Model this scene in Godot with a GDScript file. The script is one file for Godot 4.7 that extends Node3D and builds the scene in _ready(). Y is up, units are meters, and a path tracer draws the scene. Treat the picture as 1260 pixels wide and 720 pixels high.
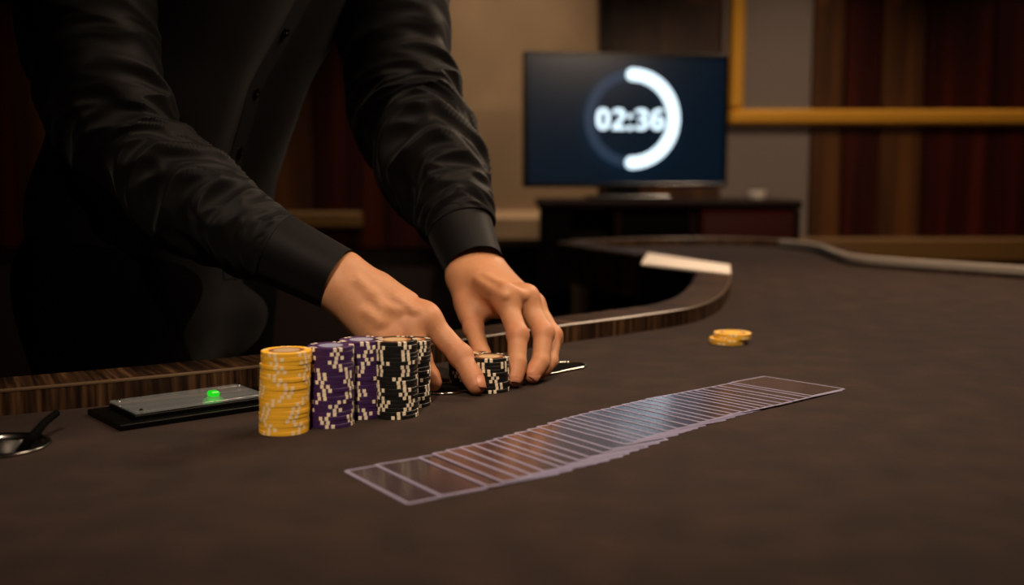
extends Node3D

const TABLE := 0.76                                 # height of the playing surface
var taken := {}
var rng := RandomNumberGenerator.new()
var mats := {}

# ---------------------------------------------------------------- naming
func numbered(called: String) -> String:
	if not taken.has(called):
		taken[called] = 0
		return called
	taken[called] += 1
	return "%s_%03d" % [called, taken[called]]

func tag(o: Node, label: String, category: String, group := "") -> Node:
	o.set_meta("label", label)
	o.set_meta("category", category)
	if group != "":
		o.set_meta("group", group)
	return o

func thing(called: String, label: String, category: String, at := Vector3.ZERO, group := "") -> Node3D:
	var o := Node3D.new()
	o.name = numbered(called)
	add_child(o)
	o.position = at
	tag(o, label, category, group)
	return o

func part(called: String, mesh: Mesh, m: Material, parent: Node, at := Vector3.ZERO) -> MeshInstance3D:
	var o := MeshInstance3D.new()
	o.name = called if parent != self else numbered(called)
	o.mesh = mesh
	if m:
		o.material_override = m
	parent.add_child(o, true)
	o.position = at
	o.cast_shadow = GeometryInstance3D.SHADOW_CASTING_SETTING_ON
	return o

func struct(called: String, mesh: Mesh, m: Material, at := Vector3.ZERO) -> MeshInstance3D:
	var o := part(called, mesh, m, self, at)
	o.set_meta("kind", "structure")
	return o

# ---------------------------------------------------------------- materials
func mat(called: String, c: Color, rough := 0.6, metal := 0.0, spec := 0.5) -> StandardMaterial3D:
	var m := StandardMaterial3D.new()
	m.resource_name = called
	m.albedo_color = c
	m.roughness = rough
	m.metallic = metal
	m.metallic_specular = spec
	mats[called] = m
	return m

func noise_tex(freq: float, lo: Color, hi: Color, oct := 4, s := 1, size := 512) -> NoiseTexture2D:
	var n := FastNoiseLite.new()
	n.noise_type = FastNoiseLite.TYPE_SIMPLEX_SMOOTH
	n.seed = s
	n.frequency = freq
	n.fractal_octaves = oct
	var t := NoiseTexture2D.new()
	t.width = size
	t.height = size
	t.seamless = true
	t.noise = n
	var g := Gradient.new()
	g.set_color(0, lo)
	g.set_color(1, hi)
	t.color_ramp = g
	return t

func grain_image(w: int, h: int, base: Color, dark: Color, light: Color, s: int, stretch: float) -> ImageTexture:
	# streaks that run along v and vary along u
	var n := FastNoiseLite.new()
	n.seed = s
	n.frequency = 0.02
	n.fractal_octaves = 5
	n.fractal_gain = 0.62
	var im := Image.create(w, h, false, Image.FORMAT_RGB8)
	for x in w:
		for y in h:
			var a := n.get_noise_2d(x * 1.7, y * stretch)
			var b := n.get_noise_2d(x * 0.35 + 900.0, y * stretch * 0.6)
			var c := base.lerp(light if a > 0.0 else dark, clampf(absf(a) * 2.2, 0.0, 1.0))
			c = c.lerp(dark, clampf(b * 1.6, 0.0, 0.75))
			im.set_pixel(x, y, c)
	return ImageTexture.create_from_image(im)

# ---------------------------------------------------------------- meshes
func box(st: SurfaceTool, c: Vector3, s: Vector3, ch := 0.0, b := Basis.IDENTITY) -> void:
	# a box with chamfered edges
	var h := s * 0.5
	ch = minf(ch, minf(h.x, minf(h.y, h.z)) * 0.9)
	if ch <= 0.0:
		for ax in 3:
			for sg in [-1.0, 1.0]:
				var n := Vector3.ZERO
				n[ax] = sg
				var u := Vector3.ZERO
				u[(ax + 1) % 3] = h[(ax + 1) % 3]
				var v := Vector3.ZERO
				v[(ax + 2) % 3] = h[(ax + 2) % 3]
				quad(st, c + b * (n * h - u - v), c + b * (n * h + u - v), c + b * (n * h + u + v), c + b * (n * h - u + v), b * n)
		return
	for ax in 3:
		var i := (ax + 1) % 3
		var j := (ax + 2) % 3
		for sg in [-1.0, 1.0]:
			var n := Vector3.ZERO
			n[ax] = sg
			var p := []
			for k in [[-1, -1], [1, -1], [1, 1], [-1, 1]]:
				var q := Vector3.ZERO
				q[ax] = sg * h[ax]
				q[i] = k[0] * (h[i] - ch)
				q[j] = k[1] * (h[j] - ch)
				p.append(c + b * q)
			quad(st, p[0], p[1], p[2], p[3], b * n)
			# bevel strips along axis ax between faces i and j
		for si in [-1.0, 1.0]:
			for sj in [-1.0, 1.0]:
				var q0 := Vector3.ZERO
				q0[ax] = -(h[ax] - ch)
				q0[i] = si * h[i]
				q0[j] = sj * (h[j] - ch)
				var q1 := q0
				q1[ax] = h[ax] - ch
				var q2 := q1
				q2[i] = si * (h[i] - ch)
				q2[j] = sj * h[j]
				var q3 := q2
				q3[ax] = -(h[ax] - ch)
				var nn := Vector3.ZERO
				nn[i] = si
				nn[j] = sj
				quad(st, c + b * q0, c + b * q1, c + b * q2, c + b * q3, b * nn.normalized())
	for a in [-1.0, 1.0]:
		for bb in [-1.0, 1.0]:
			for cc in [-1.0, 1.0]:
				var sgn := Vector3(a, bb, cc)
				var p0 := Vector3(a * h.x, bb * (h.y - ch), cc * (h.z - ch))
				var p1 := Vector3(a * (h.x - ch), bb * h.y, cc * (h.z - ch))
				var p2 := Vector3(a * (h.x - ch), bb * (h.y - ch), cc * h.z)
				tri(st, c + b * p0, c + b * p1, c + b * p2, b * sgn.normalized())

func tri(st: SurfaceTool, a: Vector3, b: Vector3, c: Vector3, n: Vector3) -> void:
	if (b - a).cross(c - a).dot(n) > 0.0:
		var t := b
		b = c
		c = t
	for p in [a, b, c]:
		st.set_normal(n)
		st.set_uv(Vector2(p.x + p.z, p.y))
		st.add_vertex(p)

func quad(st: SurfaceTool, a: Vector3, b: Vector3, c: Vector3, d: Vector3, n: Vector3) -> void:
	tri(st, a, b, c, n)
	tri(st, a, c, d, n)

func begin() -> SurfaceTool:
	var st := SurfaceTool.new()
	st.begin(Mesh.PRIMITIVE_TRIANGLES)
	return st

func box_mesh(s: Vector3, ch := 0.0, c := Vector3.ZERO, b := Basis.IDENTITY) -> ArrayMesh:
	var st := begin()
	box(st, c, s, ch, b)
	return st.commit()

func lathe(st: SurfaceTool, prof: Array, segs: int, c := Vector3.ZERO, b := Basis.IDENTITY, sharp := true) -> void:
	# prof: points (radius, height); every piece of the profile is its own band
	for k in prof.size() - 1:
		var p: Vector2 = prof[k]
		var q: Vector2 = prof[k + 1]
		var t := (q - p).normalized()
		var nr := Vector2(t.y, -t.x)
		var n0 := nr
		var n1 := nr
		if not sharp:
			if k > 0:
				var tp: Vector2 = (p - prof[k - 1]).normalized()
				n0 = (nr + Vector2(tp.y, -tp.x)).normalized()
			if k < prof.size() - 2:
				var tq: Vector2 = (prof[k + 2] - q).normalized()
				n1 = (nr + Vector2(tq.y, -tq.x)).normalized()
		for i in segs:
			var a0 := TAU * i / segs
			var a1 := TAU * (i + 1) / segs
			var d0 := Vector3(cos(a0), 0, sin(a0))
			var d1 := Vector3(cos(a1), 0, sin(a1))
			var vs := [[d0 * p.x + Vector3.UP * p.y, d0 * n0.x + Vector3.UP * n0.y], [d1 * p.x + Vector3.UP * p.y, d1 * n0.x + Vector3.UP * n0.y],
				[d1 * q.x + Vector3.UP * q.y, d1 * n1.x + Vector3.UP * n1.y], [d0 * q.x + Vector3.UP * q.y, d0 * n1.x + Vector3.UP * n1.y]]
			var fn: Vector3 = vs[0][1] + vs[2][1]
			for order in [[0, 1, 2], [0, 2, 3]]:
				var o: Array = order
				var A: Vector3 = vs[o[0]][0]
				var B: Vector3 = vs[o[1]][0]
				var C: Vector3 = vs[o[2]][0]
				if (B - A).cross(C - A).dot(fn) > 0.0:
					o = [o[0], o[2], o[1]]
				for w in o:
					st.set_normal((b * (vs[w][1] as Vector3)).normalized())
					st.set_uv(Vector2((a0 if w == 0 or w == 3 else a1) / TAU, p.y if w < 2 else q.y))
					st.add_vertex(c + b * (vs[w][0] as Vector3))

func lathe_mesh(prof: Array, segs: int, sharp := true) -> ArrayMesh:
	var st := begin()
	lathe(st, prof, segs, Vector3.ZERO, Basis.IDENTITY, sharp)
	return st.commit()

func spline(pts: Array, n: int) -> Array:
	# Catmull-Rom through Vector4 points (place, radius)
	var out := []
	for i in n + 1:
		var t := float(i) / n * (pts.size() - 1)
		var k := mini(int(t), pts.size() - 2)
		var f := t - k
		var p0: Vector4 = pts[maxi(k - 1, 0)]
		var p1: Vector4 = pts[k]
		var p2: Vector4 = pts[k + 1]
		var p3: Vector4 = pts[mini(k + 2, pts.size() - 1)]
		out.append(0.5 * (2.0 * p1 + (p2 - p0) * f + (2.0 * p0 - 5.0 * p1 + 4.0 * p2 - p3) * f * f + (3.0 * p1 - p0 - 3.0 * p2 + p3) * f * f * f))
	return out

func v4(p: Vector3, r: float) -> Vector4:
	return Vector4(p.x, p.y, p.z, r)

func v3(p: Vector4) -> Vector3:
	return Vector3(p.x, p.y, p.z)

func tube(st: SurfaceTool, ring: Array, segs: int, offset: Callable, caps := true) -> void:
	# a tube along points (place, radius); offset(s, angle, place) is added to the radius
	var up := Vector3.UP
	var rows := []
	var frames := []
	for i in ring.size():
		var c := v3(ring[i])
		var t := (v3(ring[mini(i + 1, ring.size() - 1)]) - v3(ring[maxi(i - 1, 0)])).normalized()
		if i == 0 and absf(t.dot(up)) > 0.9:
			up = Vector3.RIGHT
		up = (up - t * up.dot(t)).normalized()
		var side := t.cross(up)
		var row := PackedVector3Array()
		for j in segs:
			var a := TAU * j / segs
			var dir := up * cos(a) + side * sin(a)
			row.append(c + dir * (ring[i].w + offset.call(float(i) / (ring.size() - 1), a, c)))
		rows.append(row)
		frames.append(t)
	var normals := []
	for i in rows.size():
		var nr := PackedVector3Array()
		for j in segs:
			var du: Vector3 = rows[i][(j + 1) % segs] - rows[i][(j + segs - 1) % segs]
			var dv: Vector3 = rows[mini(i + 1, rows.size() - 1)][j] - rows[maxi(i - 1, 0)][j]
			var n := du.cross(dv).normalized()
			if n.dot(rows[i][j] - v3(ring[i])) < 0.0:
				n = -n
			nr.append(n)
		normals.append(nr)
	for i in rows.size() - 1:
		for j in segs:
			var k := (j + 1) % segs
			var q := [[i, j], [i, k], [i + 1, k], [i + 1, j]]
			var fn: Vector3 = normals[i][j]
			for o in [[0, 1, 2], [0, 2, 3]]:
				var ids := [q[o[0]], q[o[1]], q[o[2]]]
				var A: Vector3 = rows[ids[0][0]][ids[0][1]]
				var B: Vector3 = rows[ids[1][0]][ids[1][1]]
				var C: Vector3 = rows[ids[2][0]][ids[2][1]]
				if (B - A).cross(C - A).dot(fn) > 0.0:
					ids = [ids[0], ids[2], ids[1]]
				for w in ids:
					st.set_normal(normals[w[0]][w[1]])
					st.set_uv(Vector2(float(w[1]) / segs, float(w[0]) / rows.size()))
					st.add_vertex(rows[w[0]][w[1]])
	if caps:
		for e in [0, rows.size() - 1]:
			var n: Vector3 = frames[e] * (-1.0 if e == 0 else 1.0)
			for j in segs:
				tri(st, v3(ring[e]), rows[e][j], rows[e][(j + 1) % segs], n)

func flat_tube(_s: float, _a: float, _p: Vector3) -> float:
	return 0.0

# ---------------------------------------------------------------- bodies from a field of tapered capsules
func smin(a: float, b: float, k: float) -> float:
	var h := clampf(0.5 + 0.5 * (b - a) / k, 0.0, 1.0)
	return lerpf(b, a, h) - k * h * (1.0 - h)

func bone(a: Vector3, ra: float, b: Vector3, rb: float) -> Array:
	return [a, ra, b, rb]

func field_at(bones: Array, k: float, p: Vector3) -> float:
	var f := 1.0
	for b in bones:
		var ba: Vector3 = b[2] - b[0]
		var t := clampf((p - b[0]).dot(ba) / maxf(ba.length_squared(), 1e-9), 0.0, 1.0)
		f = smin(f, (p - b[0] - ba * t).length() - lerpf(b[1], b[3], t), k)
	return f

var g_o: Vector3
var g_c: float
var g_n: Vector3i

func fill(F: PackedFloat32Array, bones: Array, k: float) -> PackedFloat32Array:
	for b in bones:
		var a: Vector3 = b[0]
		var e: Vector3 = b[2]
		var m: float = maxf(b[1], b[3]) + k + 3.0 * g_c
		var lo := (a.min(e) - Vector3.ONE * m - g_o) / g_c
		var hi := (a.max(e) + Vector3.ONE * m - g_o) / g_c
		var x0 := clampi(int(lo.x), 0, g_n.x - 1)
		var x1 := clampi(int(hi.x) + 1, 0, g_n.x - 1)
		var y0 := clampi(int(lo.y), 0, g_n.y - 1)
		var y1 := clampi(int(hi.y) + 1, 0, g_n.y - 1)
		var z0 := clampi(int(lo.z), 0, g_n.z - 1)
		var z1 := clampi(int(hi.z) + 1, 0, g_n.z - 1)
		var ba := e - a
		var inv := 1.0 / maxf(ba.length_squared(), 1e-9)
		var ra: float = b[1]
		var dr: float = b[3] - b[1]
		var ik := 0.5 / k
		for z in range(z0, z1 + 1):
			for y in range(y0, y1 + 1):
				var i := x0 + g_n.x * (y + g_n.y * z)
				var p := g_o + Vector3(x0, y, z) * g_c - a
				for x in range(x0, x1 + 1):
					var t := clampf(p.dot(ba) * inv, 0.0, 1.0)
					var d := (p - ba * t).length() - ra - dr * t
					var f := F[i]
					if d < f + k:
						var h := clampf(0.5 + (d - f) * ik, 0.0, 1.0)
						F[i] = d + (f - d) * h - k * h * (1.0 - h)
					i += 1
					p.x += g_c
	return F

func blob(trunk: Array, limbs: Array, cell: float, k: float, kl: float, kr: float) -> Dictionary:
	# trunk bones join smoothly (k); each limb is its own chain (kl) that joins the trunk (kr) but not its neighbours
	var lo := Vector3.ONE * 99.0
	var hi := -lo
	for group in [trunk] + limbs:
		for b in group:
			var m: float = maxf(b[1], b[3])
			lo = lo.min((b[0] as Vector3).min(b[2]) - Vector3.ONE * m)
			hi = hi.max((b[0] as Vector3).max(b[2]) + Vector3.ONE * m)
	g_c = cell
	g_o = lo - Vector3.ONE * cell * 3.0
	var sz := (hi - lo) / cell + Vector3.ONE * 7.0
	g_n = Vector3i(int(sz.x), int(sz.y), int(sz.z))
	var total := g_n.x * g_n.y * g_n.z
	var P := PackedFloat32Array()
	P.resize(total)
	P.fill(0.06)
	P = fill(P, trunk, k)
	var O := P.duplicate()
	for limb in limbs:
		var L := PackedFloat32Array()
		L.resize(total)
		L.fill(0.06)
		L = fill(L, limb, kl)
		for i in total:
			var l := L[i]
			if l < 0.03:
				var p := P[i]
				var h := clampf(0.5 + 0.5 * (l - p) / kr, 0.0, 1.0)
				var s := l + (p - l) * h - kr * h * (1.0 - h)
				if s < O[i]:
					O[i] = s
	# surface nets
	var ids := PackedInt32Array()
	ids.resize(total)
	ids.fill(-1)
	var V := PackedVector3Array()
	var nx := g_n.x
	var nxy := g_n.x * g_n.y
	var off := [0, 1, nx, nx + 1, nxy, nxy + 1, nxy + nx, nxy + nx + 1]
	var cor := [Vector3(0, 0, 0), Vector3(1, 0, 0), Vector3(0, 1, 0), Vector3(1, 1, 0), Vector3(0, 0, 1), Vector3(1, 0, 1), Vector3(0, 1, 1), Vector3(1, 1, 1)]
	var edges := [[0, 1], [2, 3], [4, 5], [6, 7], [0, 2], [1, 3], [4, 6], [5, 7], [0, 4], [1, 5], [2, 6], [3, 7]]
	var cells := PackedInt32Array()
	for z in g_n.z - 1:
		for y in g_n.y - 1:
			var i := nx * y + nxy * z
			for x in nx - 1:
				if absf(O[i]) < cell * 2.0:
					var inside := 0
					for o in off:
						if O[i + o] < 0.0:
							inside += 1
					if inside > 0 and inside < 8:
						var s := Vector3.ZERO
						var n := 0
						for e in edges:
							var a := O[i + off[e[0]]]
							var b := O[i + off[e[1]]]
							if (a < 0.0) != (b < 0.0):
								s += (cor[e[0]] as Vector3).lerp(cor[e[1]], a / (a - b))
								n += 1
						ids[i] = V.size()
						cells.append(i)
						V.append(g_o + (Vector3(x, y, z) + s / n) * cell)
				i += 1
	var I := PackedInt32Array()
	var st := [[1, nx, nxy], [nx, nxy, 1], [nxy, 1, nx]]
	for i in cells:
		for a in st:
			var j: int = i + a[0]
			if (O[i] < 0.0) != (O[j] < 0.0):
				var q0 := ids[i - a[1] - a[2]]
				var q1 := ids[i - a[2]]
				var q2 := ids[i]
				var q3 := ids[i - a[1]]
				if q0 < 0 or q1 < 0 or q3 < 0:
					continue
				if O[i] < 0.0:
					I.append_array([q0, q2, q1, q0, q3, q2])
				else:
					I.append_array([q0, q1, q2, q0, q2, q3])
	var N := PackedVector3Array()
	N.resize(V.size())
	for t in range(0, I.size(), 3):
		var n := (V[I[t + 2]] - V[I[t]]).cross(V[I[t + 1]] - V[I[t]])
		N[I[t]] += n
		N[I[t + 1]] += n
		N[I[t + 2]] += n
	for i in N.size():
		N[i] = N[i].normalized()
	return {"v": V, "n": N, "i": I}

func add_blob(st: SurfaceTool, d: Dictionary, tint: Callable) -> void:
	var V: PackedVector3Array = d.v
	var N: PackedVector3Array = d.n
	for i in d.i:
		st.set_normal(N[i])
		st.set_color(tint.call(V[i]))
		st.set_uv(Vector2(V[i].x, V[i].y))
		st.add_vertex(V[i])

# ---------------------------------------------------------------- small helpers of the scene
const ORD := ["first", "second", "third", "fourth", "fifth", "sixth", "seventh", "eighth", "ninth", "tenth", "eleventh", "twelfth", "thirteenth", "fourteenth", "fifteenth", "sixteenth", "seventeenth", "eighteenth", "nineteenth", "twentieth"]

func ordinal(n: int) -> String:          # 1-based
	if n <= 20:
		return ORD[n - 1]
	if n < 30:
		return "twenty-" + ORD[n - 21]
	return "thirtieth" if n == 30 else "thirty-" + ORD[n - 31]

func add_sun_free_lamp(l: Light3D, at: Vector3) -> void:
	l.shadow_enabled = true
	add_child(l)
	l.position = at

func _ready() -> void:
	rng.seed = 7
	camera_and_light()
	materials()
	room()
	table()
	console_and_screen()
	person()
	chips()
	cards()
	fittings()

# ---------------------------------------------------------------- camera, sky, lights
func camera_and_light() -> void:
	var cam := Camera3D.new()
	cam.name = "camera"
	add_child(cam)
	cam.position = Vector3(0, 0.97, 0)
	cam.rotation = Vector3(-0.10728, 0, 0)
	cam.fov = rad_to_deg(2.0 * atan(360.0 / 1300.0))
	cam.near = 0.05
	cam.far = 40.0
	var at := CameraAttributesPhysical.new()
	at.frustum_focal_length = 43.333
	at.frustum_focus_distance = 1.0
	at.exposure_aperture = 4.0
	at.frustum_near = 0.05
	at.frustum_far = 40.0
	cam.attributes = at
	cam.current = true
	var we := WorldEnvironment.new()
	we.name = "environment"
	var e := Environment.new()
	e.background_mode = Environment.BG_COLOR
	e.background_color = Color(0.004, 0.003, 0.002)
	e.tonemap_mode = Environment.TONE_MAPPER_LINEAR
	e.tonemap_exposure = 1.0
	e.sdfgi_enabled = true
	e.ssao_enabled = true
	e.ssil_enabled = true
	we.environment = e
	add_child(we)
	# the lamp that hangs over the table
	pendant(Vector3(0.34, 1.60, -1.02), 0.58, "black square pendant lamp with a warm glowing panel hanging above the chips")
	downlight(Vector3(-1.5, 2.66, -3.7), Color(1.0, 0.86, 0.70), 1.0, 40.0, Vector3(0, -1, -0.2), "added fill downlight brightening the dark red boards behind the person")  # added fill, lifts the dark boards behind the person
	downlight(Vector3(2.3, 2.66, -3.6), Color(1.0, 0.86, 0.70), 1.8, 40.0, Vector3(0, -1, -0.2), "added fill downlight brightening the dark red boards right of the gold frame")  # added for the red boards that the frame downlight hardly reaches
	pendant(Vector3(0.86, 1.75, -2.15), 1.8, "added black square pendant lamp brightening the far end of the poker table")  # second pendant, added to brighten the paper and the far suede
	downlight(Vector3(-0.25, 2.66, 0.55), Color(1.0, 0.87, 0.74), 6.2, 13.0, Vector3(0.2, -1.86, -1.5), "added fill downlight behind the camera aimed at the chips and hands")  # added camera-side fill for the chip sides and hands
	# ceiling downlights that wash the far wall
	downlight(Vector3(-0.05, 2.66, -3.75), Color(1.0, 0.90, 0.77), 2.9, 38.0, Vector3(0, -1, -0.12), "round ceiling downlight in front of the beige wall pier")
	downlight(Vector3(1.15, 2.66, -3.55), Color(1.0, 0.88, 0.74), 3.4, 40.0, Vector3(0, -1, -0.2), "round ceiling downlight in front of the gold wall frame")

func pendant(at: Vector3, energy: float, label: String) -> void:
	var lampm := mat("lamp_glass", Color(1, 0.95, 0.88), 0.5)
	lampm.emission_enabled = true
	lampm.emission = Color(1.0, 0.83, 0.62)
	lampm.emission_energy_multiplier = 2.0
	var black := mat("lamp_black", Color(0.02, 0.02, 0.02), 0.45)
	var t := thing("pendant_lamp", label, "lamp", at)
	var st := begin()
	box(st, Vector3(0, 0.03, 0), Vector3(0.5, 0.04, 0.36), 0.006)
	part("housing", st.commit(), black, t)
	part("diffuser", box_mesh(Vector3(0.46, 0.01, 0.32), 0.003), lampm, t, Vector3(0, 0.004, 0))
	var c := begin()
	tube(c, [Vector4(0, 0.05, 0, 0.006), Vector4(0, 2.7 - at.y, 0, 0.006)], 10, flat_tube)
	part("rod", c.commit(), black, t)
	var l := AreaLight3D.new()
	l.name = "pendant_glow"
	l.light_color = Color(1.0, 0.87, 0.74)
	l.light_energy = energy
	l.area_size = Vector2(0.46, 0.32)
	l.area_normalize_energy = true
	l.area_range = 8.0
	l.area_attenuation = 2.0
	add_sun_free_lamp(l, at + Vector3(0, -0.012, 0))
	l.rotation = Vector3(-PI / 2, 0, 0)

func downlight(at: Vector3, col: Color, energy: float, cone: float, dir: Vector3, label: String) -> void:
	var m := mat("downlight_glow", Color(1, 0.95, 0.9), 0.5)
	m.emission_enabled = true
	m.emission = col
	m.emission_energy_multiplier = 3.0
	var t := thing("ceiling_downlight", label, "ceiling light", at)
	part("trim_ring", lathe_mesh([Vector2(0.045, 0.0), Vector2(0.06, 0.0), Vector2(0.064, 0.006), Vector2(0.064, 0.04), Vector2(0.045, 0.04), Vector2(0.045, 0.0)], 32), mat("downlight_trim", Color(0.7, 0.68, 0.64), 0.4), t)
	part("lens", lathe_mesh([Vector2(0.0, 0.012), Vector2(0.045, 0.012), Vector2(0.045, 0.02), Vector2(0.0, 0.02)], 32), m, t)
	var l := SpotLight3D.new()
	l.name = "downlight_beam"
	l.light_color = col
	l.light_energy = energy
	l.spot_range = 9.0
	l.spot_attenuation = 2.0
	l.spot_angle = cone
	l.light_size = 0.045
	add_sun_free_lamp(l, at + Vector3(0, 0.005, 0))
	l.look_at(l.position + dir, Vector3.FORWARD)

# ---------------------------------------------------------------- materials
func materials() -> void:
	var suede := mat("brown_suede", Color(1, 1, 1), 0.95, 0.0, 0.25)
	suede.albedo_texture = noise_tex(0.006, Color(0.116, 0.074, 0.060), Color(0.204, 0.136, 0.110), 6, 3, 1024)
	suede.uv1_triplanar = true
	suede.uv1_world_triplanar = true
	suede.uv1_scale = Vector3(2.2, 2.2, 2.2)
	suede.rim_enabled = true
	suede.rim = 0.2
	suede.rim_tint = 0.6
	suede.heightmap_enabled = true
	suede.heightmap_texture = noise_tex(0.18, Color.BLACK, Color.WHITE, 3, 9, 1024)
	suede.heightmap_scale = 0.03
	var rail := mat("rail_veneer", Color(1, 1, 1), 0.6, 0.0, 0.25)
	rail.albedo_texture = grain_image(1024, 48, Color(0.24, 0.165, 0.11), Color(0.10, 0.065, 0.043), Color(0.38, 0.28, 0.185), 5, 1.2)
	mat("rail_edging", Color(0.36, 0.29, 0.22), 0.35)
	mat("pale_edging", Color(0.56, 0.53, 0.50), 0.4)  # paler copy of the edging, puts the far rail highlight into colour
	var red := mat("dark_red_wood", Color(1, 1, 1), 0.35, 0.0, 0.5)
	red.albedo_texture = grain_image(256, 256, Color(0.20, 0.045, 0.018), Color(0.12, 0.022, 0.010), Color(0.27, 0.09, 0.03), 11, 0.16)
	red.uv1_scale = Vector3(1.0, 0.35, 1)
	var brown := mat("brown_wood", Color(1, 1, 1), 0.4, 0.0, 0.5)
	brown.albedo_texture = grain_image(256, 256, Color(0.31, 0.18, 0.07), Color(0.18, 0.09, 0.03), Color(0.40, 0.25, 0.10), 17, 0.16)
	brown.uv1_scale = Vector3(1.0, 0.35, 1)
	mat("taupe_reflection", Color(0.45, 0.40, 0.38), 0.7)  # reflection in the glossy wall, painted as a flat taupe strip
	var beige := mat("beige_plaster", Color(1, 1, 1), 0.9)
	beige.albedo_texture = noise_tex(0.01, Color(0.60, 0.49, 0.38), Color(0.68, 0.56, 0.44), 4, 21, 256)
	beige.uv1_triplanar = true
	mat("gold_trim", Color(0.86, 0.62, 0.20), 0.42, 0.4)
	mat("ochre_trim", Color(0.38, 0.26, 0.09), 0.6)
	mat("dark_floor", Color(0.10, 0.06, 0.045), 0.8)
	mat("dark_ceiling", Color(0.22, 0.19, 0.17), 0.9)
	mat("dark_wall", Color(0.13, 0.065, 0.04), 0.7)
	mat("black_plastic", Color(0.012, 0.012, 0.014), 0.25)
	mat("black_satin", Color(0.014, 0.014, 0.015), 0.42, 0.0, 0.3)
	mat("black_matte", Color(0.012, 0.011, 0.011), 0.85, 0.0, 0.2)
	mat("steel", Color(0.62, 0.62, 0.62), 0.22, 1.0)
	mat("chrome", Color(0.85, 0.83, 0.80), 0.12, 1.0)
	mat("console_wood", Color(0.09, 0.04, 0.022), 0.7, 0.0, 0.2)
	mat("console_red", Color(0.22, 0.045, 0.028), 0.35)
	mat("console_bay", Color(0.20, 0.13, 0.05), 0.6)
	mat("paper", Color(0.88, 0.84, 0.80), 0.8)
	var shirt := mat("black_shirt", Color(0.029, 0.031, 0.040), 0.58, 0.0, 0.25)
	shirt.rim_enabled = true
	shirt.rim = 0.10
	shirt.rim_tint = 0.0
	mat("trousers", Color(0.012, 0.012, 0.014), 0.9, 0.0, 0.15)
	mat("shoe_leather", Color(0.015, 0.012, 0.01), 0.3)
	mat("button", Color(0.02, 0.02, 0.02), 0.15)
	mat("hair", Color(0.03, 0.02, 0.015), 0.5)
	var skin := mat("skin", Color(1, 1, 1), 0.5, 0.0, 0.4)
	skin.vertex_color_use_as_albedo = true
	skin.subsurf_scatter_enabled = true
	skin.subsurf_scatter_strength = 0.12
	var nail := mat("nail", Color(0.80, 0.56, 0.45), 0.4)
	nail.clearcoat_enabled = true
	nail.clearcoat = 0.4
	mat("chip_yellow", Color(1.0, 0.78, 0.22), 0.5)
	mat("chip_purple", Color(0.245, 0.135, 0.36), 0.5)
	mat("chip_black", Color(0.075, 0.085, 0.085), 0.45)
	mat("spot_cream", Color(1.0, 0.96, 0.87), 0.5)
	mat("spot_pale", Color(1.0, 0.91, 0.72), 0.5)
	mat("inlay_tan", Color(0.62, 0.40, 0.26), 0.4)
	mat("inlay_cream", Color(0.80, 0.70, 0.55), 0.4)
	mat("inlay_blue", Color(0.62, 0.66, 0.80), 0.35)
	mat("card_stock", Color(0.60, 0.59, 0.72), 0.3)  # lavender border tone with the bluish reflected sheen mixed in
	var back := mat("card_back", Color(0.27, 0.225, 0.245), 0.22)  # slight lavender carries the reflected sheen into the print colour
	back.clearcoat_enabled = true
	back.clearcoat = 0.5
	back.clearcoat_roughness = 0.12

# ---------------------------------------------------------------- room
func uv_box(c: Vector3, s: Vector3, ch: float) -> ArrayMesh:
	return box_mesh(s, ch, c)

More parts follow.
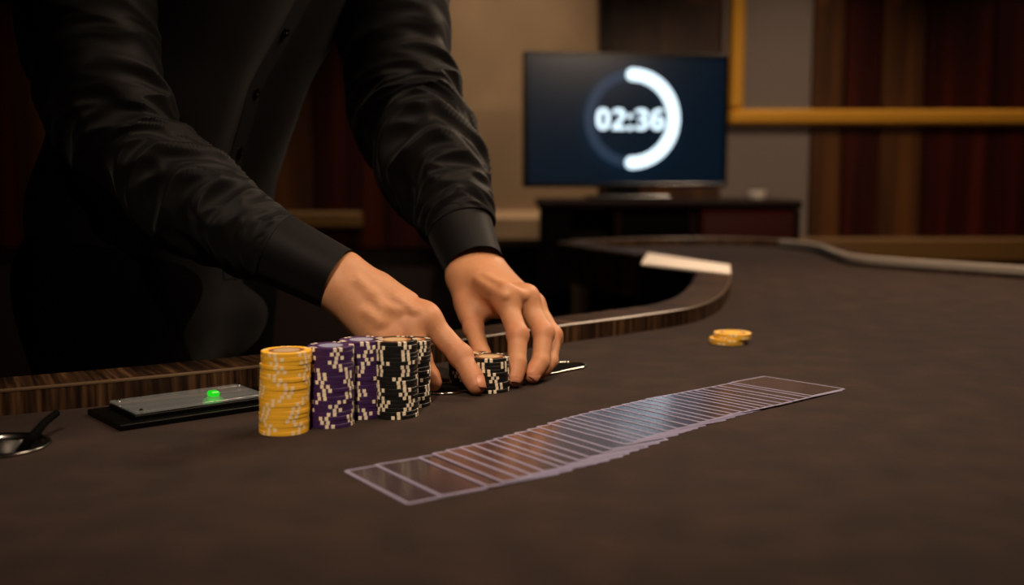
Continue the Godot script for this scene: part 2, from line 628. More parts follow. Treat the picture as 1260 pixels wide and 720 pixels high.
func room() -> void:
	struct("floor", box_mesh(Vector3(7.0, 0.1, 7.4)), mats.dark_floor, Vector3(0, -0.05, -1.5))
	struct("ceiling", box_mesh(Vector3(7.0, 0.1, 7.4)), mats.dark_ceiling, Vector3(0, 2.75, -1.5))
	struct("wall_left", box_mesh(Vector3(0.1, 2.7, 7.4)), mats.dark_red_wood, Vector3(-3.3, 1.35, -1.5))
	struct("wall_right", box_mesh(Vector3(0.1, 2.7, 7.4)), mats.dark_red_wood, Vector3(3.3, 1.35, -1.5))
	struct("wall_front", box_mesh(Vector3(6.6, 2.7, 0.1)), mats.dark_wall, Vector3(0, 1.35, 2.1))
	var wb := struct("wall_back", box_mesh(Vector3(6.6, 2.7, 0.1)), mats.dark_wall, Vector3(0, 1.35, -4.5))
	# upright boards of the back wall, left of the pier and right of it
	var x := -3.24
	var k := 0
	while x < -0.3:
		part("panel", box_mesh(Vector3(0.295, 2.0, 0.03), 0.004), mats.dark_red_wood if k % 3 != 1 else mats.brown_wood, wb, Vector3(x + 0.15, 0.33, 0.065))
		x += 0.302
		k += 1
	var cuts := [[0.34, 0.86, "brown_wood"], [0.863, 1.235, "taupe_reflection"], [1.238, 1.37, "brown_wood"], [1.373, 1.52, "dark_red_wood"], [1.523, 1.70, "brown_wood"], [1.703, 1.98, "dark_red_wood"], [1.983, 2.28, "dark_red_wood"], [2.283, 2.58, "brown_wood"], [2.583, 3.24, "dark_red_wood"]]  # the taupe strip is a painted reflection, the others are boards
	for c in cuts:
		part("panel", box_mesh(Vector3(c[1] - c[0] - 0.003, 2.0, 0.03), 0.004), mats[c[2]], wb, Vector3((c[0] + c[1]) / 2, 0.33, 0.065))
	# beige pier with a stepped base on the ledge
	var st := begin()
	box(st, Vector3(0.04, 0.355, 0.12), Vector3(0.62, 1.95, 0.14), 0.01)
	part("pier", st.commit(), mats.beige_plaster, wb)
	part("pier_base", box_mesh(Vector3(0.68, 0.14, 0.2), 0.03), mats.beige_plaster, wb, Vector3(0.04, -0.58, 0.15))
	# ledge and lower wall
	var tr := struct("trim_1", box_mesh(Vector3(2.36, 0.1, 0.06), 0.01), mats.ochre_trim, Vector3(2.06, 0.675, -4.41))
	tr.set_meta("label", "ochre ledge moulding along the foot of the wood panelling")
	var tl := struct("trim_3", box_mesh(Vector3(0.62, 0.07, 0.07), 0.012), mats.ochre_trim, Vector3(-0.93, 0.80, -4.40))
	tl.set_meta("label", "short ochre ledge on the dark red panelling behind the person")
	# gold frame moulding on the right of the back wall
	var f := Node3D.new()
	f.name = "trim_2"
	f.set_meta("kind", "structure")
	add_child(f)
	f.position = Vector3(0.89, 1.222, -4.41)
	var w := 1.9
	var h := 1.1
	var b := 0.062
	for s in [[Vector3(w / 2, 0, 0), Vector3(w, b, 0.04)], [Vector3(w / 2, h, 0), Vector3(w, b, 0.04)], [Vector3(b / 2, h / 2, 0), Vector3(b, h - b, 0.04)], [Vector3(w - b / 2, h / 2, 0), Vector3(b, h - b, 0.04)]]:
		part("frame_bar", box_mesh(s[1], 0.012), mats.gold_trim, f, s[0])

# ---------------------------------------------------------------- table
func rail_sweep(path: Array, prof: Array, outward: float) -> ArrayMesh:
	# prof: (offset outward from the inner line, height) ; path: (x, z) points of the inner line
	var st := begin()
	var run := 0.0
	var nrm := []
	for i in path.size():
		var a: Vector2 = path[maxi(i - 1, 0)]
		var b: Vector2 = path[mini(i + 1, path.size() - 1)]
		var t := (b - a).normalized()
		nrm.append(Vector2(t.y, -t.x) * outward)
	for i in path.size() - 1:
		var p: Vector2 = path[i]
		var q: Vector2 = path[i + 1]
		var l := (q - p).length()
		for k in prof.size() - 1:
			var u: Vector2 = prof[k]
			var v: Vector2 = prof[k + 1]
			var A := p3(p + nrm[i] * u.x, u.y)
			var B := p3(q + nrm[i + 1] * u.x, u.y)
			var C := p3(q + nrm[i + 1] * v.x, v.y)
			var D := p3(p + nrm[i] * v.x, v.y)
			var dv := (v - u).normalized()
			var on: Vector2 = nrm[i]
			var n := Vector3(on.x * -dv.y, dv.x, on.y * -dv.y)
			var uv := [Vector2(run * 2.6, k * 0.21), Vector2((run + l) * 2.6, k * 0.21), Vector2((run + l) * 2.6, k * 0.21 + 0.2), Vector2(run * 2.6, k * 0.21 + 0.2)]
			var vs := [A, B, C, D]
			for o in [[0, 1, 2], [0, 2, 3]]:
				var ids: Array = o
				if (vs[ids[1]] - vs[ids[0]]).cross(vs[ids[2]] - vs[ids[0]]).dot(n) > 0.0:
					ids = [ids[0], ids[2], ids[1]]
				for w in ids:
					st.set_normal(n)
					st.set_uv(uv[w])
					st.add_vertex(vs[w])
		run += l
	return st.commit()

func p3(p: Vector2, y: float) -> Vector3:
	return Vector3(p.x, TABLE + y, p.y)

func smooth_path(pts: Array, n: int) -> Array:
	var out := []
	for p in spline(pts.map(func(q): return Vector4(q.x, q.y, 0, 0)), n):
		out.append(Vector2(p.x, p.y))
	return out

func table() -> void:
	var t := thing("poker_table", "large poker table with brown suede surface and striped wood rail around the dealer bay", "table")
	# inner line of the rail: dealer bay first, then the far edge, the right edge and the near edge
	var bay := [Vector2(-1.05, -0.62), Vector2(-0.76, -0.77), Vector2(-0.457, -0.922), Vector2(-0.25, -1.05), Vector2(-0.09, -1.19), Vector2(0.061, -1.338), Vector2(0.18, -1.445), Vector2(0.275, -1.55), Vector2(0.345, -1.72), Vector2(0.42, -2.02), Vector2(0.46, -2.3), Vector2(0.40, -2.58), Vector2(0.30, -2.86), Vector2(0.20, -3.16)]
	var inner := smooth_path(bay, 90)
	var far := smooth_path([Vector2(0.20, -3.17), Vector2(0.48, -3.33), Vector2(0.76, -3.30), Vector2(0.86, -3.05), Vector2(0.83, -2.70), Vector2(0.825, -2.56), Vector2(0.90, -2.43), Vector2(1.07, -2.22), Vector2(1.33, -1.85), Vector2(1.42, -1.2), Vector2(1.25, -0.45), Vector2(0.9, -0.12)], 88)
	var poly := PackedVector2Array()
	for p in inner + far:
		poly.append(Vector2(p.x, p.y))
	for p in [Vector2(0.4, -0.1), Vector2(-0.7, -0.15), Vector2(-1.02, -0.4)]:
		poly.append(p)
	# the suede top with a round hole for the cup holder
	var top := CSGPolygon3D.new()
	top.name = "playing_surface"
	top.polygon = poly
	top.mode = CSGPolygon3D.MODE_DEPTH
	top.depth = 0.04
	top.material = mats.brown_suede
	t.add_child(top)
	top.rotation = Vector3(PI / 2, 0, 0)
	top.position = Vector3(0, TABLE - 0.04, 0)
	var hole := CSGCylinder3D.new()
	hole.name = "cup_hole"
	hole.operation = CSGShape3D.OPERATION_SUBTRACTION
	hole.radius = 0.036
	hole.height = 0.2
	hole.sides = 48
	hole.material = mats.brown_suede
	top.add_child(hole)
	hole.rotation = Vector3(-PI / 2, 0, 0)
	hole.position = Vector3(-0.408, -0.814, 0)
	var prof := [Vector2(0.0, -0.03), Vector2(0.0, 0.0215), Vector2(0.0016, 0.0235), Vector2(0.064, 0.0235), Vector2(0.070, 0.019), Vector2(0.070, -0.09), Vector2(0.0, -0.09)]
	part("wood_rail", rail_sweep(inner, prof, 1.0), mats.rail_veneer, t)
	part("rail_edging", rail_sweep(inner, [Vector2(-0.0004, 0.0212), Vector2(-0.0004, 0.0226), Vector2(0.0012, 0.0239), Vector2(0.0024, 0.0239)], 1.0), mats.rail_edging, t)
	part("wood_rail", rail_sweep(far, prof, 1.0), mats.rail_veneer, t)
	part("rail_edging", rail_sweep(far.slice(0, 20), [Vector2(-0.0004, 0.0212), Vector2(-0.0004, 0.0226), Vector2(0.0012, 0.0239), Vector2(0.0024, 0.0239)], 1.0), mats.rail_edging, t)
	part("rail_edging", rail_sweep(far.slice(19), [Vector2(-0.003, 0.010), Vector2(-0.003, 0.024), Vector2(0.006, 0.026), Vector2(0.012, 0.026)], 1.0), mats.pale_edging, t)
	var st := begin()
	box(st, Vector3(0.75, 0.36, -1.9), Vector3(0.5, 0.72, 1.5), 0.02)
	part("pedestal", st.commit(), mats.console_wood, t)
	var st2 := begin()
	box(st2, Vector3(0.2, 0.36, -0.5), Vector3(1.2, 0.72, 0.4), 0.02)
	part("pedestal", st2.commit(), mats.console_wood, t)

# ---------------------------------------------------------------- screen and console
func console_and_screen() -> void:
	var c := thing("media_console", "dark wooden console with open bays under the timer screen", "cabinet", Vector3(0.525, 0, -3.72))
	var st := begin()
	box(st, Vector3(0, 0.885, 0), Vector3(0.88, 0.03, 0.42), 0.008)
	part("top_board", st.commit(), mats.console_wood, c)
	part("side_panel", box_mesh(Vector3(0.10, 0.868, 0.40), 0.006), mats.black_matte, c, Vector3(-0.375, 0.434, 0))
	part("side_panel", box_mesh(Vector3(0.03, 0.868, 0.40), 0.006), mats.console_wood, c, Vector3(0.42, 0.434, 0))
	part("back_board", box_mesh(Vector3(0.80, 0.86, 0.02)), mats.console_bay, c, Vector3(0.03, 0.435, -0.1))
	part("divider", box_mesh(Vector3(0.03, 0.865, 0.36), 0.004), mats.console_wood, c, Vector3(-0.17, 0.434, 0.0))
	part("divider", box_mesh(Vector3(0.03, 0.865, 0.36), 0.004), mats.console_wood, c, Vector3(0.08, 0.434, 0.0))
	part("shelf", box_mesh(Vector3(0.22, 0.86, 0.3), 0.004), mats.black_matte, c, Vector3(-0.045, 0.434, 0.02))
	part("drawer_front", box_mesh(Vector3(0.32, 0.20, 0.03), 0.012), mats.console_red, c, Vector3(0.26, 0.765, 0.19))
	part("drawer_front", box_mesh(Vector3(0.32, 0.40, 0.03), 0.012), mats.console_red, c, Vector3(0.26, 0.47, 0.19))
	# screen
	var s := thing("timer_screen", "flat black television showing a 02:36 countdown ring", "television", Vector3(0.395, 0.9015, -3.66))
	s.rotation.y = 0.17
	var W := 0.72
	var H := 0.455
	part("housing", box_mesh(Vector3(W, H, 0.035), 0.006), mats.black_plastic, s, Vector3(0, 0.039 + H / 2, -0.02))
	part("bezel", frame_mesh(W, H, 0.014, 0.010), mats.black_plastic, s, Vector3(0, 0.039 + H / 2, 0.002))
	var scr := mat("screen_glow", Color(0, 0, 0), 0.25)
	var im := Image.create(96, 60, false, Image.FORMAT_RGB8)
	for x in 96:
		for y in 60:
			var d := Vector2((x - 48) / 60.0, (y - 29) / 46.0).length()
			var r := absf(Vector2((x - 49.5) * 0.70 / 96.0, (y - 30) * 0.44 / 60.0).length() - 0.152)
			var glow := exp(-r * r / 0.0016) * 0.5
			var col := Color(0.0, 0.075, 0.125).lerp(Color(0.018, 0.07, 0.12), clampf(d, 0.0, 1.0))
			im.set_pixel(x, y, col + Color(0.0, 0.05, 0.085) * glow)
	scr.emission_enabled = true
	scr.emission_texture = ImageTexture.create_from_image(im)
	scr.emission = Color.WHITE
	scr.emission_operator = BaseMaterial3D.EMISSION_OP_MULTIPLY
	scr.emission_energy_multiplier = 1.0
	var qm := QuadMesh.new()
	qm.size = Vector2(W - 0.028, H - 0.028)
	part("screen", qm, scr, s, Vector3(0, 0.039 + H / 2, 0.003))
	var white := mat("digit_glow", Color(0, 0, 0), 0.4)
	white.emission_enabled = true
	white.emission = Color(0.86, 0.95, 1.0)
	white.emission_energy_multiplier = 1.7
	var dim := mat("dial_glow", Color(0, 0, 0), 0.4)
	dim.emission_enabled = true
	dim.emission = Color(0.10, 0.20, 0.29)
	dim.emission_energy_multiplier = 0.9
	var c0 := Vector3(0.014, 0.039 + H / 2 + 0.006, 0.005)
	part("progress_arc", arc_mesh(0.149, 0.0215, 0.0, PI, 0.002), white, s, c0)
	part("dial_ring", arc_mesh(0.149, 0.0170, PI + 0.06, TAU - 0.12, 0.0012), dim, s, c0)
	var tm := TextMesh.new()
	var sf := SystemFont.new()
	sf.font_names = PackedStringArray(["Droid Sans"])
	sf.font_weight = 700
	tm.font = sf
	tm.text = "02:36"
	tm.font_size = 64
	tm.pixel_size = 0.00153
	tm.depth = 0.002
	part("digits", tm, white, s, c0 + Vector3(-0.006, -0.004, 0.0016))
	var neck := begin()
	box(neck, Vector3(0, 0.042, -0.05), Vector3(0.12, 0.08, 0.02), 0.006)
	box(neck, Vector3(0, 0.006, 0.0), Vector3(0.26, 0.012, 0.17), 0.004)
	part("stand", neck.commit(), mat("stand_grey", Color(0.12, 0.12, 0.13), 0.25), s)
	var l := AreaLight3D.new()
	l.name = "screen_light"
	l.light_color = Color(0.55, 0.8, 1.0)
	l.light_energy = 0.012
	l.area_size = Vector2(0.6, 0.38)
	l.area_normalize_energy = true
	l.area_range = 8.0
	l.area_attenuation = 2.0
	l.shadow_enabled = true
	add_child(l)
	l.position = s.position + Basis(Vector3.UP, s.rotation.y) * Vector3(0, 0.26, 0.02)
	l.rotation.y = s.rotation.y + PI
	l.look_at(l.position + Basis(Vector3.UP, s.rotation.y) * Vector3(0, 0, 1.0))
	# small white cup on the console
	var cup := thing("white_cup", "small white cup at the right end of the dark console", "cup", Vector3(0.832, 0.9005, -3.60))
	part("cup_wall", lathe_mesh([Vector2(0.0, 0.0), Vector2(0.022, 0.0), Vector2(0.027, 0.006), Vector2(0.031, 0.030), Vector2(0.029, 0.030), Vector2(0.025, 0.008), Vector2(0.0, 0.006)], 28), mats.paper, cup)

func frame_mesh(w: float, h: float, b: float, d: float) -> ArrayMesh:
	var st := begin()
	box(st, Vector3(0, h / 2 - b / 2, 0), Vector3(w, b, d), 0.002)
	box(st, Vector3(0, -h / 2 + b / 2, 0), Vector3(w, b, d), 0.002)
	box(st, Vector3(w / 2 - b / 2, 0, 0), Vector3(b, h - 2 * b, d), 0.002)
	box(st, Vector3(-w / 2 + b / 2, 0, 0), Vector3(b, h - 2 * b, d), 0.002)
	return st.commit()

func arc_mesh(r: float, hw: float, a0: float, a1: float, d: float) -> ArrayMesh:
	# an arc band from angle a0 to a1, clockwise from the top, with round ends
	var st := begin()
	var n := 56
	for i in n:
		var t0 := lerpf(a0, a1, float(i) / n)
		var t1 := lerpf(a0, a1, float(i + 1) / n)
		var d0 := Vector3(sin(t0), cos(t0), 0)
		var d1 := Vector3(sin(t1), cos(t1), 0)
		var z := Vector3(0, 0, d)
		quad(st, d0 * (r - hw) + z, d0 * (r + hw) + z, d1 * (r + hw) + z, d1 * (r - hw) + z, Vector3.BACK)
		quad(st, d0 * (r + hw), d0 * (r + hw) + z, d1 * (r + hw) + z, d1 * (r + hw), d0)
		quad(st, d0 * (r - hw), d0 * (r - hw) + z, d1 * (r - hw) + z, d1 * (r - hw), -d0)
	for e in [a0, a1]:
		var c := Vector3(sin(e), cos(e), 0) * r + Vector3(0, 0, d)
		for i in 24:
			var p := TAU * i / 24
			var q := TAU * (i + 1) / 24
			tri(st, c, c + Vector3(cos(p), sin(p), 0) * hw, c + Vector3(cos(q), sin(q), 0) * hw, Vector3.BACK)
	return st.commit()

# ---------------------------------------------------------------- person
var skin_noise := FastNoiseLite.new()
var red_spots := []

func skin_tint(p: Vector3) -> Color:
	var base := Color(0.54, 0.275, 0.145)
	var n := skin_noise.get_noise_3dv(p * 900.0) * 0.5 + 0.5 * skin_noise.get_noise_3dv(p * 260.0)
	base = base.lerp(Color(0.45, 0.20, 0.115), clampf(n * 0.5 + 0.15, 0.0, 0.5))
	for s in red_spots:
		var d: float = p.distance_to(s[0])
		if d < s[1]:
			base = base.lerp(Color(0.50, 0.175, 0.105), (1.0 - d / s[1]) * 0.55)
	return base

func on_skin(bones: Array, p: Vector3) -> Vector3:
	# the point just under the surface where the line from p towards the front meets it
	var dir := Vector3(-p.x, 0.97 - p.y, -p.z).normalized()
	var q := p + dir * 0.08
	for k in 40:
		var d := field_at(bones, 0.012, q)
		if d < 0.0004:
			break
		q -= dir * d * 0.9
	return q - dir * 0.0014

func chain(pts: Array, radii: Array) -> Array:
	var out := []
	for i in pts.size() - 1:
		out.append(bone(pts[i], radii[i], pts[i + 1], radii[i + 1]))
	return out

func finger(pts: Array, r: float) -> Array:
	# MCP, PIP, DIP, tip: tapering, fuller at the joints
	var out := chain(pts, [r * 1.16, r * 1.04, r * 0.92, r * 0.78])
	out.append(bone(pts[1], r * 1.10, pts[1], r * 1.10))
	var pad: Vector3 = (pts[2] as Vector3).lerp(pts[3], 0.6)
	out.append(bone(pad, r * 0.86, pts[3], r * 0.76))
	red_spots.append([pts[1], r * 2.1])
	red_spots.append([pts[3], r * 2.4])
	red_spots.append([pts[0], r * 2.2])
	return out

func nail(tip: Vector3, along: Vector3, out_dir: Vector3, r: float, parent: Node) -> void:
	var y := along.normalized()
	var z := (out_dir - y * out_dir.dot(y)).normalized()
	var x := y.cross(z)
	var st := begin()
	var nu := 10
	var nv := 10
	var grid := []
	for v in nv + 1:
		var row := []
		for u in nu + 1:
			var a := (float(u) / nu - 0.5) * 1.7
			var l := (float(v) / nv - 0.5)
			var taper := sqrt(maxf(0.0, 1.0 - pow(absf(l) * 1.7, 4.0)))
			row.append(tip + x * sin(a * taper) * r * 0.95 + z * (cos(a * taper) * r * 1.03 - absf(l) * l * 0.001) + y * l * r * 1.45)
		grid.append(row)
	for v in nv:
		for u in nu:
			quad(st, grid[v][u], grid[v][u + 1], grid[v + 1][u + 1], grid[v + 1][u], ((grid[v][u] as Vector3) - tip).normalized())
	part("fingernail", st.commit(), mats.nail, parent)

func person() -> void:
	skin_noise.seed = 4
	skin_noise.frequency = 0.5
	skin_noise.fractal_octaves = 3
	var who := thing("person", "person in a black button shirt leaning over the rail to handle the chips", "person", Vector3(-0.42, 0, -1.28))
	var at := -who.position
	# ---- joints
	var r_wrist := Vector3(-0.1786, 0.8682, -1.0600)
	var r_elbow := Vector3(-0.4028, 0.9950, -1.1000)
	var r_shoulder := Vector3(-0.43, 1.33, -1.12)
	var l_wrist := Vector3(-0.0457, 0.8773, -1.1850)
	var l_elbow := Vector3(-0.1162, 1.0554, -1.3300)
	var l_shoulder := Vector3(-0.145, 1.345, -1.36)
	var pelvis := Vector3(-0.438, 0.93, -1.29)
	var chest := Vector3(-0.300, 1.24, -1.25)
	var neck := Vector3(-0.26, 1.40, -1.21)
	var head := Vector3(-0.185, 1.555, -1.13)
	var face := Vector3(0.55, -0.62, 0.56).normalized()
	# ---- right hand (reaching, index finger stretched to the chips)
	var st := begin()
	var im := Vector3(-0.0892, 0.8325, -1.0550)
	var mm := Vector3(-0.0998, 0.8224, -1.0450)
	var rm := Vector3(-0.1140, 0.8133, -1.0400)
	var pm := Vector3(-0.1288, 0.8100, -1.0350)
	var palm := [
		bone(Vector3(-0.2317, 0.8951, -1.0740), 0.022, Vector3(-0.1748, 0.8757, -1.0680), 0.0205), bone(Vector3(-0.2313, 0.8936, -1.0720), 0.022, Vector3(-0.1767, 0.8618, -1.0580), 0.0205), bone(Vector3(-0.1687, 0.8511, -1.0580), 0.017, Vector3(-0.1413, 0.8158, -1.0450), 0.0145),
		bone(Vector3(-0.1686, 0.8760, -1.0650), 0.0195, im, 0.0125), bone(Vector3(-0.1720, 0.8666, -1.0600), 0.0195, mm, 0.0125), bone(Vector3(-0.1738, 0.8588, -1.0550), 0.0185, rm, 0.012), bone(Vector3(-0.1714, 0.8547, -1.0550), 0.018, pm, 0.0115),
		bone(Vector3(-0.1659, 0.8717, -1.0850), 0.019, Vector3(-0.1093, 0.8405, -1.0850), 0.015), bone(Vector3(-0.1656, 0.8506, -1.0700), 0.018, Vector3(-0.1152, 0.8186, -1.0600), 0.013),
		bone(Vector3(-0.0854, 0.8302, -1.0480), 0.0138, Vector3(-0.0854, 0.8302, -1.0480), 0.0138)]
	var v := [Vector3(-0.1556, 0.8682, -1.0600), Vector3(-0.1411, 0.8542, -1.0600), Vector3(-0.1298, 0.8410, -1.0600), Vector3(-0.1134, 0.8377, -1.0600), Vector3(-0.1333, 0.8261, -1.0600), Vector3(-0.1463, 0.8352, -1.0600), Vector3(-0.1182, 0.8509, -1.0600), Vector3(-0.0986, 0.8377, -1.0600)].map(func(q): return on_skin(palm, q))
	var veins := [bone(v[0], 0.0018, v[1], 0.0021), bone(v[1], 0.0021, v[2], 0.0022), bone(v[2], 0.0022, v[3], 0.0016), bone(v[2], 0.0021, v[4], 0.0018), bone(v[4], 0.0018, v[5], 0.0014), bone(v[6], 0.002, v[7], 0.003)]
	var ri := finger([im, Vector3(-0.0508, 0.7953, -1.0350), Vector3(-0.0390, 0.7777, -1.0200), Vector3(-0.0348, 0.7700, -1.0130)], 0.0108)
	var rmid := finger([mm, Vector3(-0.0905, 0.7949, -1.0280), Vector3(-0.0817, 0.7774, -1.0260), Vector3(-0.0776, 0.7705, -1.0240)], 0.0102)
	var rring := finger([rm, Vector3(-0.1071, 0.7904, -1.0260), Vector3(-0.0995, 0.7737, -1.0280), Vector3(-0.0943, 0.7697, -1.0320)], 0.009)
	var rpin := finger([pm, Vector3(-0.1227, 0.7902, -1.0360), Vector3(-0.1160, 0.7748, -1.0400), Vector3(-0.1109, 0.7705, -1.0450)], 0.008)
	var rth := finger([Vector3(-0.1372, 0.8589, -1.0950), Vector3(-0.1045, 0.8303, -1.1050), Vector3(-0.0751, 0.8071, -1.0980), Vector3(-0.0583, 0.7869, -1.0850)], 0.0108)
	var hand := blob(palm, [veins, ri, rmid, rring, rpin, rth], 0.0018, 0.012, 0.004, 0.010)
	add_blob(st, hand, skin_tint)
	# ---- left hand (holding the short stack between thumb and fingers)
	var lim := Vector3(-0.0069, 0.8433, -1.1120)
	var lmm := Vector3(0.0140, 0.8415, -1.1280)
	var lrm := Vector3(0.0232, 0.8336, -1.1500)
	var lpm := Vector3(0.0272, 0.8221, -1.1700)
	var lp := [
		bone(Vector3(-0.0604, 0.9137, -1.2280), 0.022, Vector3(-0.0523, 0.8714, -1.1900), 0.0205), bone(Vector3(-0.0595, 0.9137, -1.2280), 0.022, Vector3(-0.0341, 0.8728, -1.1960), 0.0205),
		bone(Vector3(-0.0501, 0.8658, -1.1800), 0.020, lim, 0.0125), bone(Vector3(-0.0412, 0.8681, -1.1850), 0.020, lmm, 0.0125), bone(Vector3(-0.0341, 0.8682, -1.1950), 0.019, lrm, 0.012), bone(Vector3(-0.0279, 0.8674, -1.2050), 0.0185, lpm, 0.0115),
		bone(Vector3(-0.0545, 0.8572, -1.1750), 0.0185, Vector3(-0.0417, 0.8244, -1.1450), 0.0155), bone(Vector3(-0.0406, 0.8400, -1.1650), 0.018, Vector3(-0.0159, 0.8312, -1.1400), 0.013),
		bone(Vector3(-0.0051, 0.8458, -1.1050), 0.012, Vector3(-0.0051, 0.8458, -1.1050), 0.012), bone(Vector3(0.0156, 0.8449, -1.1210), 0.012, Vector3(0.0156, 0.8449, -1.1210), 0.012)]
	var t := [Vector3(-0.0383, 0.8576, -1.1800), Vector3(-0.0213, 0.8497, -1.1500), Vector3(-0.0078, 0.8459, -1.1200), Vector3(-0.0303, 0.8603, -1.1900), Vector3(-0.0072, 0.8523, -1.1600), Vector3(0.0122, 0.8448, -1.1300)].map(func(q): return on_skin(lp, q))
	var tendons := [bone(t[0], 0.0016, t[1], 0.0024), bone(t[1], 0.0024, t[2], 0.002), bone(t[3], 0.0016, t[4], 0.0024), bone(t[4], 0.0024, t[5], 0.002)]
	var li := finger([lim, Vector3(0.0059, 0.8098, -1.0800), Vector3(0.0050, 0.7836, -1.0600), Vector3(0.0025, 0.7701, -1.0500)], 0.0102)
	var lmid := finger([lmm, Vector3(0.0333, 0.8086, -1.1000), Vector3(0.0294, 0.7812, -1.0780), Vector3(0.0208, 0.7699, -1.0680)], 0.0102)
	var lring := finger([lrm, Vector3(0.0437, 0.8022, -1.1250), Vector3(0.0394, 0.7783, -1.1000), Vector3(0.0305, 0.7700, -1.0880)], 0.0095)
	var lpin := finger([lpm, Vector3(0.0467, 0.7932, -1.1550), Vector3(0.0424, 0.7749, -1.1350), Vector3(0.0332, 0.7712, -1.1200)], 0.008)
	var lth := finger([Vector3(-0.0499, 0.8327, -1.1500), Vector3(-0.0411, 0.8093, -1.1250), Vector3(-0.0324, 0.7886, -1.0950), Vector3(-0.0218, 0.7767, -1.0750)], 0.0100)
	var hand2 := blob(lp, [tendons, li, lmid, lring, lpin, lth], 0.0018, 0.012, 0.004, 0.010)
	add_blob(st, hand2, skin_tint)
	# ---- head, neck, and what the clothes cover
	var up := (neck.direction_to(head) + Vector3.UP * 0.6).normalized()
	var fx := (face - up * face.dot(up)).normalized()
	var sx := up.cross(fx)
	var hp := func(a: float, b: float, c: float) -> Vector3: return head + sx * a + up * b + fx * c
	var skull := [bone(neck, 0.056, head - fx * 0.02, 0.055), bone(hp.call(0, 0.045, -0.02), 0.088, hp.call(0, 0.03, 0.02), 0.078), bone(hp.call(0, -0.03, 0.03), 0.062, hp.call(0, -0.085, 0.055), 0.030),
		bone(hp.call(-0.04, -0.02, 0.035), 0.03, hp.call(-0.015, -0.085, 0.055), 0.02), bone(hp.call(0.04, -0.02, 0.035), 0.03, hp.call(0.015, -0.085, 0.055), 0.02)]
	var feat := [[bone(hp.call(0, 0.012, 0.095), 0.010, hp.call(0, -0.028, 0.112), 0.012), bone(hp.call(-0.012, -0.032, 0.100), 0.008, hp.call(0.012, -0.032, 0.100), 0.008)],
		[bone(hp.call(-0.02, -0.058, 0.092), 0.006, hp.call(0.02, -0.058, 0.092), 0.006)], [bone(hp.call(-0.018, -0.067, 0.090), 0.006, hp.call(0.018, -0.067, 0.090), 0.006)],
		[bone(hp.call(-0.045, 0.024, 0.08), 0.008, hp.call(-0.012, 0.022, 0.092), 0.008)], [bone(hp.call(0.045, 0.024, 0.08), 0.008, hp.call(0.012, 0.022, 0.092), 0.008)],
		[bone(hp.call(-0.088, 0.015, -0.015), 0.012, hp.call(-0.084, -0.028, -0.008), 0.009)], [bone(hp.call(0.088, 0.015, -0.015), 0.012, hp.call(0.084, -0.028, -0.008), 0.009)]]
	add_blob(st, blob(skull, feat, 0.0045, 0.03, 0.006, 0.010), skin_tint)
	var n0 := Vector3(0.88, 0, 0.475)
	var inner := [bone(neck, 0.05, chest - n0 * 0.03, 0.06), bone(chest - n0 * 0.03, 0.06, pelvis, 0.06), bone(l_shoulder, 0.045, l_elbow, 0.036), bone(l_elbow, 0.034, Vector3(-0.0604, 0.9137, -1.2280), 0.020), bone(r_shoulder, 0.045, r_elbow, 0.036), bone(r_elbow, 0.034, Vector3(-0.2358, 0.8960, -1.0740), 0.020), bone(l_shoulder, 0.05, r_shoulder, 0.05)]
	add_blob(st, blob(inner, [], 0.012, 0.05, 0.01, 0.01), skin_tint)
	part("body", st.commit(), mats.skin, who, at)
	nail(Vector3(-0.0340, 0.7704, -1.0120), Vector3(-0.0348, 0.7656, -1.0120) - Vector3(-0.0382, 0.7777, -1.0200), Vector3(0.75, 0.2, 0.55), 0.0087, who.get_node("body"))
	nail(Vector3(0.0029, 0.7695, -1.0500), Vector3(0.0025, 0.7662, -1.0500) - Vector3(0.0050, 0.7836, -1.0600), Vector3(0.1, 0.15, 1.0), 0.0083, who.get_node("body"))
	nail(Vector3(0.0217, 0.7686, -1.0680), Vector3(0.0200, 0.7663, -1.0670) - Vector3(0.0294, 0.7804, -1.0780), Vector3(0.0, 0.0, 1.0), 0.0083, who.get_node("body"))
	for s in [-1.0, 1.0]:
		var eye := SphereMesh.new()
		eye.radius = 0.0115
		eye.height = 0.023
		part("eye", eye, mat("eye_white", Color(0.85, 0.83, 0.80), 0.2), who, at + hp.call(0.032 * s, 0.008, 0.078))
	# ---- hair
	var hs := begin()
	add_blob(hs, blob([bone(hp.call(0, 0.06, -0.035), 0.094, hp.call(0, 0.065, 0.015), 0.080), bone(hp.call(0, 0.02, -0.05), 0.075, hp.call(0, -0.04, -0.05), 0.055)], [], 0.006, 0.03, 0.01, 0.01), func(_p): return Color.WHITE)
	part("hair", hs.commit(), mats.hair, who, at)
	# ---- shirt
	var n := Vector3(0.95, 0, 0.31)                        # the way the chest faces
	var r := Vector3(0.31, 0, -0.95)                       # towards the left shoulder
	var mid := Vector3(-0.392, 1.05, -1.27)
	var torso := [bone(l_shoulder - r * 0.02, 0.066, r_shoulder + r * 0.02, 0.066), bone(chest + r * 0.07, 0.104, mid + r * 0.07, 0.082), bone(chest - r * 0.07, 0.104, mid - r * 0.07, 0.082), bone(mid + r * 0.07, 0.082, pelvis + r * 0.07 + n * 0.01, 0.094), bone(mid - r * 0.07, 0.082, pelvis - r * 0.07 + n * 0.01, 0.094),
		bone(chest + Vector3(0, 0.09, 0) + r * 0.07, 0.092, chest + Vector3(0, 0.09, 0) - r * 0.07, 0.092), bone(neck - Vector3(0, 0.02, 0), 0.064, chest + Vector3(0, 0.12, 0), 0.08), bone(pelvis + r * 0.06, 0.086, pelvis + Vector3(0, -0.12, 0) + r * 0.06, 0.108), bone(pelvis - r * 0.06, 0.086, pelvis + Vector3(0, -0.12, 0) - r * 0.06, 0.108)]
	var ss := begin()
